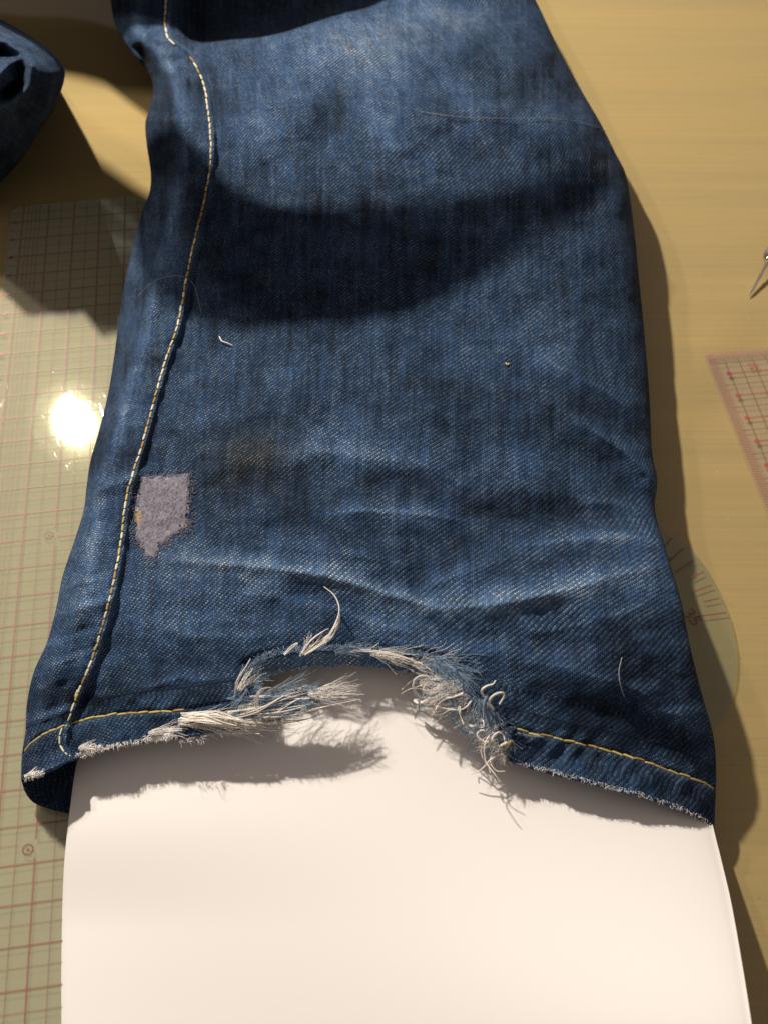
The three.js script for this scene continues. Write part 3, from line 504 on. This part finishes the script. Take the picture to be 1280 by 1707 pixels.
const scratch = new THREE.CanvasTexture(scratchCanvas); scratch.wrapS = scratch.wrapT = THREE.RepeatWrapping; scratch.repeat.set(2, 2);
{
  const g = new THREE.PlaneGeometry(1.6, 1.3, 1, 1).rotateX(-Math.PI / 2), uv = g.attributes.uv, p = g.attributes.position;
  for (let i = 0; i < 4; i++) uv.setXY(i, p.getX(i) / TS, p.getZ(i) / TS);
  const t = mesh('tabletop', g, new THREE.MeshPhysicalMaterial({ map: woodMap, roughness: 0.06, bumpMap: scratch, bumpScale: 0.00001, specularIntensity: 0.8 })); t.position.set(0, 0, -0.15); t.userData.kind = 'structure';
}

// ---------------------------------------------------------------- rulers: clear plastic with red print
const plastic = (r, g, b, tr) => new THREE.MeshPhysicalMaterial({ color: new THREE.Color().setRGB(r, g, b), roughness: 0.03, transmission: tr, thickness: 0, bumpMap: scratch, bumpScale: 0.000022, ior: 1.49 });
const RT = 0.0007;
function printTex(w, h, draw) { const c = document.createElement('canvas'); c.width = w; c.height = h; const x = c.getContext('2d'); x.clearRect(0, 0, w, h); draw(x); const t = new THREE.CanvasTexture(c); t.colorSpace = THREE.SRGBColorSpace; return t; }
function slab(parent, shape, mat, name = 'plate') { const g = new THREE.ExtrudeGeometry(shape, { depth: RT, bevelEnabled: true, bevelThickness: 0.00015, bevelSize: 0.00015, bevelSegments: 2, curveSegments: 40 }).rotateX(Math.PI / 2).translate(0, RT + 0.0003, 0); const uv = g.attributes.uv; for (let i = 0; i < uv.count; i++) uv.setXY(i, uv.getX(i) * 3, uv.getY(i) * 3); return mesh(name, g, mat, parent); }
function printOn(parent, w, h, tex) {    // flat print over the plate: x across, z along
  const g = new THREE.PlaneGeometry(w, h).rotateX(-Math.PI / 2).translate(w / 2, RT + 0.0007, h / 2);
  return mesh('grid_print', g, new THREE.MeshStandardMaterial({ map: tex, transparent: true, roughness: 0.5 }), parent);
}
function rulerFrame(name, origin, along) { const o = new THREE.Group(); o.name = name; const d = along.clone().sub(origin).normalize(); o.position.copy(origin); o.rotation.y = Math.atan2(d.x, d.z); scene.add(o); return o; }
const rectShape = (w, h, r) => { const s = new THREE.Shape(); s.moveTo(r, 0); s.lineTo(w - r, 0); s.quadraticCurveTo(w, 0, w, r); s.lineTo(w, h - r); s.quadraticCurveTo(w, h, w - r, h); s.lineTo(r, h); s.quadraticCurveTo(0, h, 0, h - r); s.lineTo(0, r); s.quadraticCurveTo(0, 0, r, 0); return s; };
{
  const a = at(82, 893, RT), b = at(48, 1417, RT), dir = b.clone().sub(a).normalize(), tl = at(20, 346, RT), LW = 0.054, LL = 0.42, k = 4600;
  const o = rulerFrame('quilting_ruler', new THREE.Vector3(tl.x, 0, tl.z), new THREE.Vector3(tl.x + dir.x, 0, tl.z + dir.z));
  tag(o, 'clear ruler with a red square grid under the left of the trouser leg', 'ruler');
  slab(o, rectShape(LW, LL, 0.006), plastic(0.84, 0.85, 0.71, 0.78));
  printOn(o, LW, LL, printTex(Math.round(LW * k), 2040, (c) => {
    const q = LW * k, sy = 2040 / LL; 
    for (let m = 0; m * 0.005 < LL; m++) { const y = m * 0.005 * sy; c.strokeStyle = `rgba(140,60,66,${m % 2 ? 0.34 : 0.55})`; c.lineWidth = m % 2 ? 1.6 : 2.2; c.beginPath(); c.moveTo(0, y); c.lineTo(q, y); c.stroke(); }
    for (let m = 0; m <= 10; m++) { const x = (0.0052 + m * 0.005) * k; c.strokeStyle = `rgba(140,60,66,${m % 2 ? 0.34 : 0.55})`; c.lineWidth = m % 2 ? 1.5 : 2.2; c.beginPath(); c.moveTo(x, 0); c.lineTo(x, 2040); c.stroke(); }
    for (const x of [0.0072, 0.0086, 0.0118]) { c.strokeStyle = 'rgba(140,60,66,0.38)'; c.lineWidth = 1.3; c.beginPath(); c.moveTo(x * k, 0); c.lineTo(x * k, 2040); c.stroke(); }
    for (let m = 0; m * 0.001 < LL; m++) { c.strokeStyle = 'rgba(150,40,60,0.45)'; c.lineWidth = 0.9; c.beginPath(); c.moveTo(0, m * 0.001 * sy); c.lineTo((m % 5 ? 0.0012 : 0.003) * k, m * 0.001 * sy); c.stroke(); }
    for (let m = 1; m * 0.01 < LL; m++) { c.fillStyle = 'rgba(160,40,70,0.55)'; c.beginPath(); c.ellipse(0.0022 * k, m * 0.01 * sy, 4.5, 4, 0, 0, 7); c.fill(); }
    const inv = new THREE.Vector3(); o.updateMatrixWorld();
    for (const p of [a, b]) { inv.copy(p); o.worldToLocal(inv); const x = inv.x * k, y = inv.z * sy; c.clearRect(x - 12, y - 12, 24, 24); c.strokeStyle = c.fillStyle = 'rgba(125,45,48,0.7)'; c.lineWidth = 1.8; c.beginPath(); c.ellipse(x, y, 6, 6.3, 0, 0, 7); c.stroke(); c.beginPath(); c.arc(x, y, 1.8, 0, 7); c.fill(); }
  }));
}
{
  const a = at(1173, 592, RT), b = at(1279, 858, RT), k = 12000, RW = 0.06, RL = 0.16;
  const o = rulerFrame('quilting_ruler', new THREE.Vector3(a.x, 0, a.z), new THREE.Vector3(b.x, 0, b.z)); o.name = 'quilting_ruler_001';
  tag(o, 'clear ruler with pink millimetre ticks and red dots at the right table edge', 'ruler');
  slab(o, rectShape(RW, RL, 0.0006), plastic(0.96, 0.94, 0.9, 0.94));
  printOn(o, RW, RL, printTex(Math.round(RW * k), Math.round(RL * k), (c) => {
    const w = RW * k, h = RL * k; c.fillStyle = 'rgba(175,120,110,0.14)'; c.fillRect(0, 0, 0.0035 * k, h); c.fillRect(0, 0, w, 0.003 * k);
    for (let m = 1; m < 400; m++) { const y = m * 0.0005 * k * 2; if (y > h) break; c.strokeStyle = 'rgba(150,65,70,0.4)'; c.lineWidth = 3.4; c.beginPath(); c.moveTo(0, y); c.lineTo((m % 5 ? 0.0028 : 0.004) * k, y); c.stroke(); c.beginPath(); c.moveTo(y, 0); c.lineTo(y, (m % 5 ? 0.0022 : 0.0034) * k); c.stroke(); }
    for (let m = 1; m * 0.005 < RL; m++) { c.strokeStyle = m % 2 ? 'rgba(120,75,55,0.5)' : 'rgba(155,60,66,0.6)'; c.lineWidth = m % 2 ? 4 : 6; c.beginPath(); c.moveTo((m % 2 ? 0.002 : 0.005) * k, m * 0.005 * k); c.lineTo(w, m * 0.005 * k); c.stroke(); }
    for (let m = 1; m * 0.005 < RW; m++) { c.strokeStyle = 'rgba(120,75,50,0.5)'; c.lineWidth = 4; c.beginPath(); c.moveTo((m * 0.005 + 0.001) * k, 0.003 * k); c.lineTo((m * 0.005 + 0.001) * k, h); c.stroke(); }
    for (let m = 1; m * 0.01 < RL; m++) { c.fillStyle = m === 1 ? 'rgba(150,50,110,0.75)' : 'rgba(165,55,66,0.6)'; c.beginPath(); c.arc(0.0058 * k, m * 0.01 * k, 12, 0, 7); c.fill(); }
    c.fillStyle = 'rgba(165,70,75,0.65)'; c.font = 'bold 40px sans-serif'; c.save(); c.translate(0.0135 * k, 0.0088 * k); c.fillText('50', 0, 0); c.restore();
  }));
}
{
  const o = new THREE.Group(); o.name = 'curve_ruler'; scene.add(o); tag(o, 'greenish clear curved ruler marked 35 showing beside the lower right of the trouser leg', 'ruler');
  const pts = [[1062, 868], [1105, 885], [1135, 904], [1162, 930], [1184, 962], [1203, 1000], [1219, 1045], [1227, 1090], [1226, 1135], [1215, 1175], [1196, 1207], [1160, 1240], [1090, 1250], [1000, 1180], [970, 1000], [1000, 890]].map(([x, y]) => at(x, y, RT));
  const s = new THREE.Shape(); s.setFromPoints(new THREE.SplineCurve(pts.map((p) => new THREE.Vector2(p.x, p.z)).concat([new THREE.Vector2(pts[0].x, pts[0].z)])).getPoints(160));
  slab(o, s, plastic(0.86, 0.87, 0.77, 0.94));
  const red = new THREE.MeshStandardMaterial({ color: new THREE.Color().setRGB(0.2, 0.06, 0.05), roughness: 0.6 });
  for (const [x1, y1, x2, y2] of [[1120, 897, 1105, 910], [1139, 914, 1117, 932], [1157, 933, 1125, 953], [1172, 953, 1150, 964], [1186, 975, 1152, 987], [1198, 997, 1172, 1003], [1210, 1021, 1164, 1027]]) {
    const p = at(x1, y1, RT + 0.0006), q = at(x2, y2, RT + 0.0006), len = p.distanceTo(q), m = mesh('tick_mark', new THREE.BoxGeometry(0.00028, 0.00006, len), red, o); m.position.copy(p).lerp(q, 0.5); m.lookAt(q);
  }
  const dot = mesh('tick_mark', new THREE.CylinderGeometry(0.0005, 0.0005, 0.00006, 12), red, o); dot.position.copy(at(1117, 932, RT + 0.00065));
  const t = printTex(256, 128, (c) => { c.fillStyle = 'rgba(125,50,55,0.75)'; c.font = '112px sans-serif'; c.textAlign = 'center'; c.textBaseline = 'middle'; c.fillText('35', 128, 68); });
  const lab = mesh('printed_number', new THREE.PlaneGeometry(0.0116, 0.0058).rotateX(-Math.PI / 2), new THREE.MeshStandardMaterial({ map: t, transparent: true, roughness: 0.6 }), o); lab.position.copy(at(1154, 1028, RT + 0.0007)); lab.rotation.y = -1.05;
}

// ---------------------------------------------------------------- push pin at the right edge
{
  const o = new THREE.Group(); o.name = 'push_pin'; scene.add(o); tag(o, 'shiny steel pin with a dark head lying at the right edge of the table', 'pin');
  const steel = new THREE.MeshPhysicalMaterial({ color: new THREE.Color().setRGB(0.75, 0.72, 0.66), metalness: 1, roughness: 0.16 }), dark = new THREE.MeshPhysicalMaterial({ color: new THREE.Color().setRGB(0.16, 0.13, 0.12), roughness: 0.3 });
  const tip = at(1247, 496, 0.0006), base = at(1279, 436, 0.0042), dir = base.clone().sub(tip).normalize();
  const lay = (m, from, len) => { m.position.copy(from).addScaledVector(dir, len / 2); m.quaternion.setFromUnitVectors(new THREE.Vector3(0, 1, 0), dir); return m; };
  const L = tip.distanceTo(base);
  lay(mesh('needle', new THREE.LatheGeometry([[0.00005, -L / 2], [0.0004, -L / 2 + 0.003], [0.0005, -0.001], [0.00065, 0.002], [0.0005, 0.003], [0.0007, L / 2]].map(([x, y]) => new THREE.Vector2(x, y)), 16), steel, o), tip, L);
  lay(mesh('collar', new THREE.LatheGeometry([[0, -0.001], [0.0014, -0.0008], [0.0018, 0], [0.0014, 0.001], [0, 0.0011]].map(([x, y]) => new THREE.Vector2(x, y)), 20), steel, o), base, 0.001);
  lay(mesh('head', new THREE.LatheGeometry([[0, -0.006], [0.0022, -0.0058], [0.003, -0.004], [0.0022, 0], [0.0028, 0.004], [0.004, 0.0058], [0, 0.006]].map(([x, y]) => new THREE.Vector2(x, y)), 24), dark, o), base.clone().addScaledVector(dir, 0.0012), 0.012);
}

// ---------------------------------------------------------------- stray threads and lint on the cloth
function stray(name, pts, r, color, label) { tag(mesh(name, tube(pts.map(([x, y, d]) => surf(x, y, d)), r, r * 0.8, 5, 40), new THREE.MeshStandardMaterial({ color: new THREE.Color().setRGB(...color), roughness: 0.9 })), label, 'thread'); }
stray('stray_hair', [[700, 186, 0.0004], [760, 194, 0.001], [830, 197, 0.001], [910, 197, 0.001], [960, 202, 0.001], [990, 210, 0.0008], [1008, 218, 0.0004]], 0.00009, [0.42, 0.40, 0.38], 'long fine pale thread across the upper right of the trouser leg');
stray('lint', [[366, 561, 0.0003], [371, 569, 0.0008], [380, 572, 0.0008], [388, 576, 0.0003]], 0.00022, [0.75, 0.72, 0.66], 'short white bit of lint beside the seam at the edge of the dark shadow');
stray('stray_hair', [[232, 492, 0.0006], [250, 474, 0.0015], [275, 462, 0.0015], [300, 460, 0.0012], [320, 470, 0.001], [336, 520, 0.0006]], 0.00006, [0.3, 0.3, 0.3], 'thin curved hair lying over the side seam in the dark shadow');
stray('stray_hair', [[1036, 1096, 0.0004], [1031, 1118, 0.001], [1033, 1140, 0.001], [1040, 1162, 0.0004]], 0.00008, [0.5, 0.5, 0.5], 'short pale hair on the lower right of the trouser leg near the hem');
stray('lint', [[842, 605, 0.0002], [846, 608, 0.0004], [848, 606, 0.0002]], 0.0003, [0.6, 0.4, 0.16], 'tiny orange speck of lint on the middle of the trouser leg');

// ---------------------------------------------------------------- the lamps beyond the frame
const glow = new THREE.MeshStandardMaterial({ color: 0x000000, emissive: new THREE.Color().setRGB(1, 0.9, 0.72), emissiveIntensity: 60 });
const shadeMat = new THREE.MeshStandardMaterial({ color: new THREE.Color().setRGB(0.05, 0.05, 0.05), roughness: 0.5, metalness: 0.3, side: THREE.DoubleSide });
function lamp(p, k, label) {
  const o = new THREE.Group(); o.name = numbered('desk_lamp'); o.position.copy(p); scene.add(o); tag(o, label, 'lamp');
  o.quaternion.setFromUnitVectors(new THREE.Vector3(0, -1, 0), new THREE.Vector3(0, 0, -0.03).sub(p).normalize());
  const gm = glow.clone(); gm.emissiveIntensity = 60 * k; mesh('bulb', new THREE.SphereGeometry(0.0185, 24, 16), gm, o).castShadow = false;
  mesh('lamp_shade', new THREE.LatheGeometry([[0.0, 0.06], [0.02, 0.058], [0.032, 0.04], [0.045, 0.0], [0.047, 0.0], [0.034, 0.042], [0.02, 0.062], [0, 0.064]].map(([x, y]) => new THREE.Vector2(x, y)), 32), shadeMat, o);
}
lamp(LAMP, 1, 'bright desk lamp beyond the left of the table'); lamp(LAMP2, 0.25, 'weaker second lamp farther left beyond the table');
renderer.render(scene, camera);
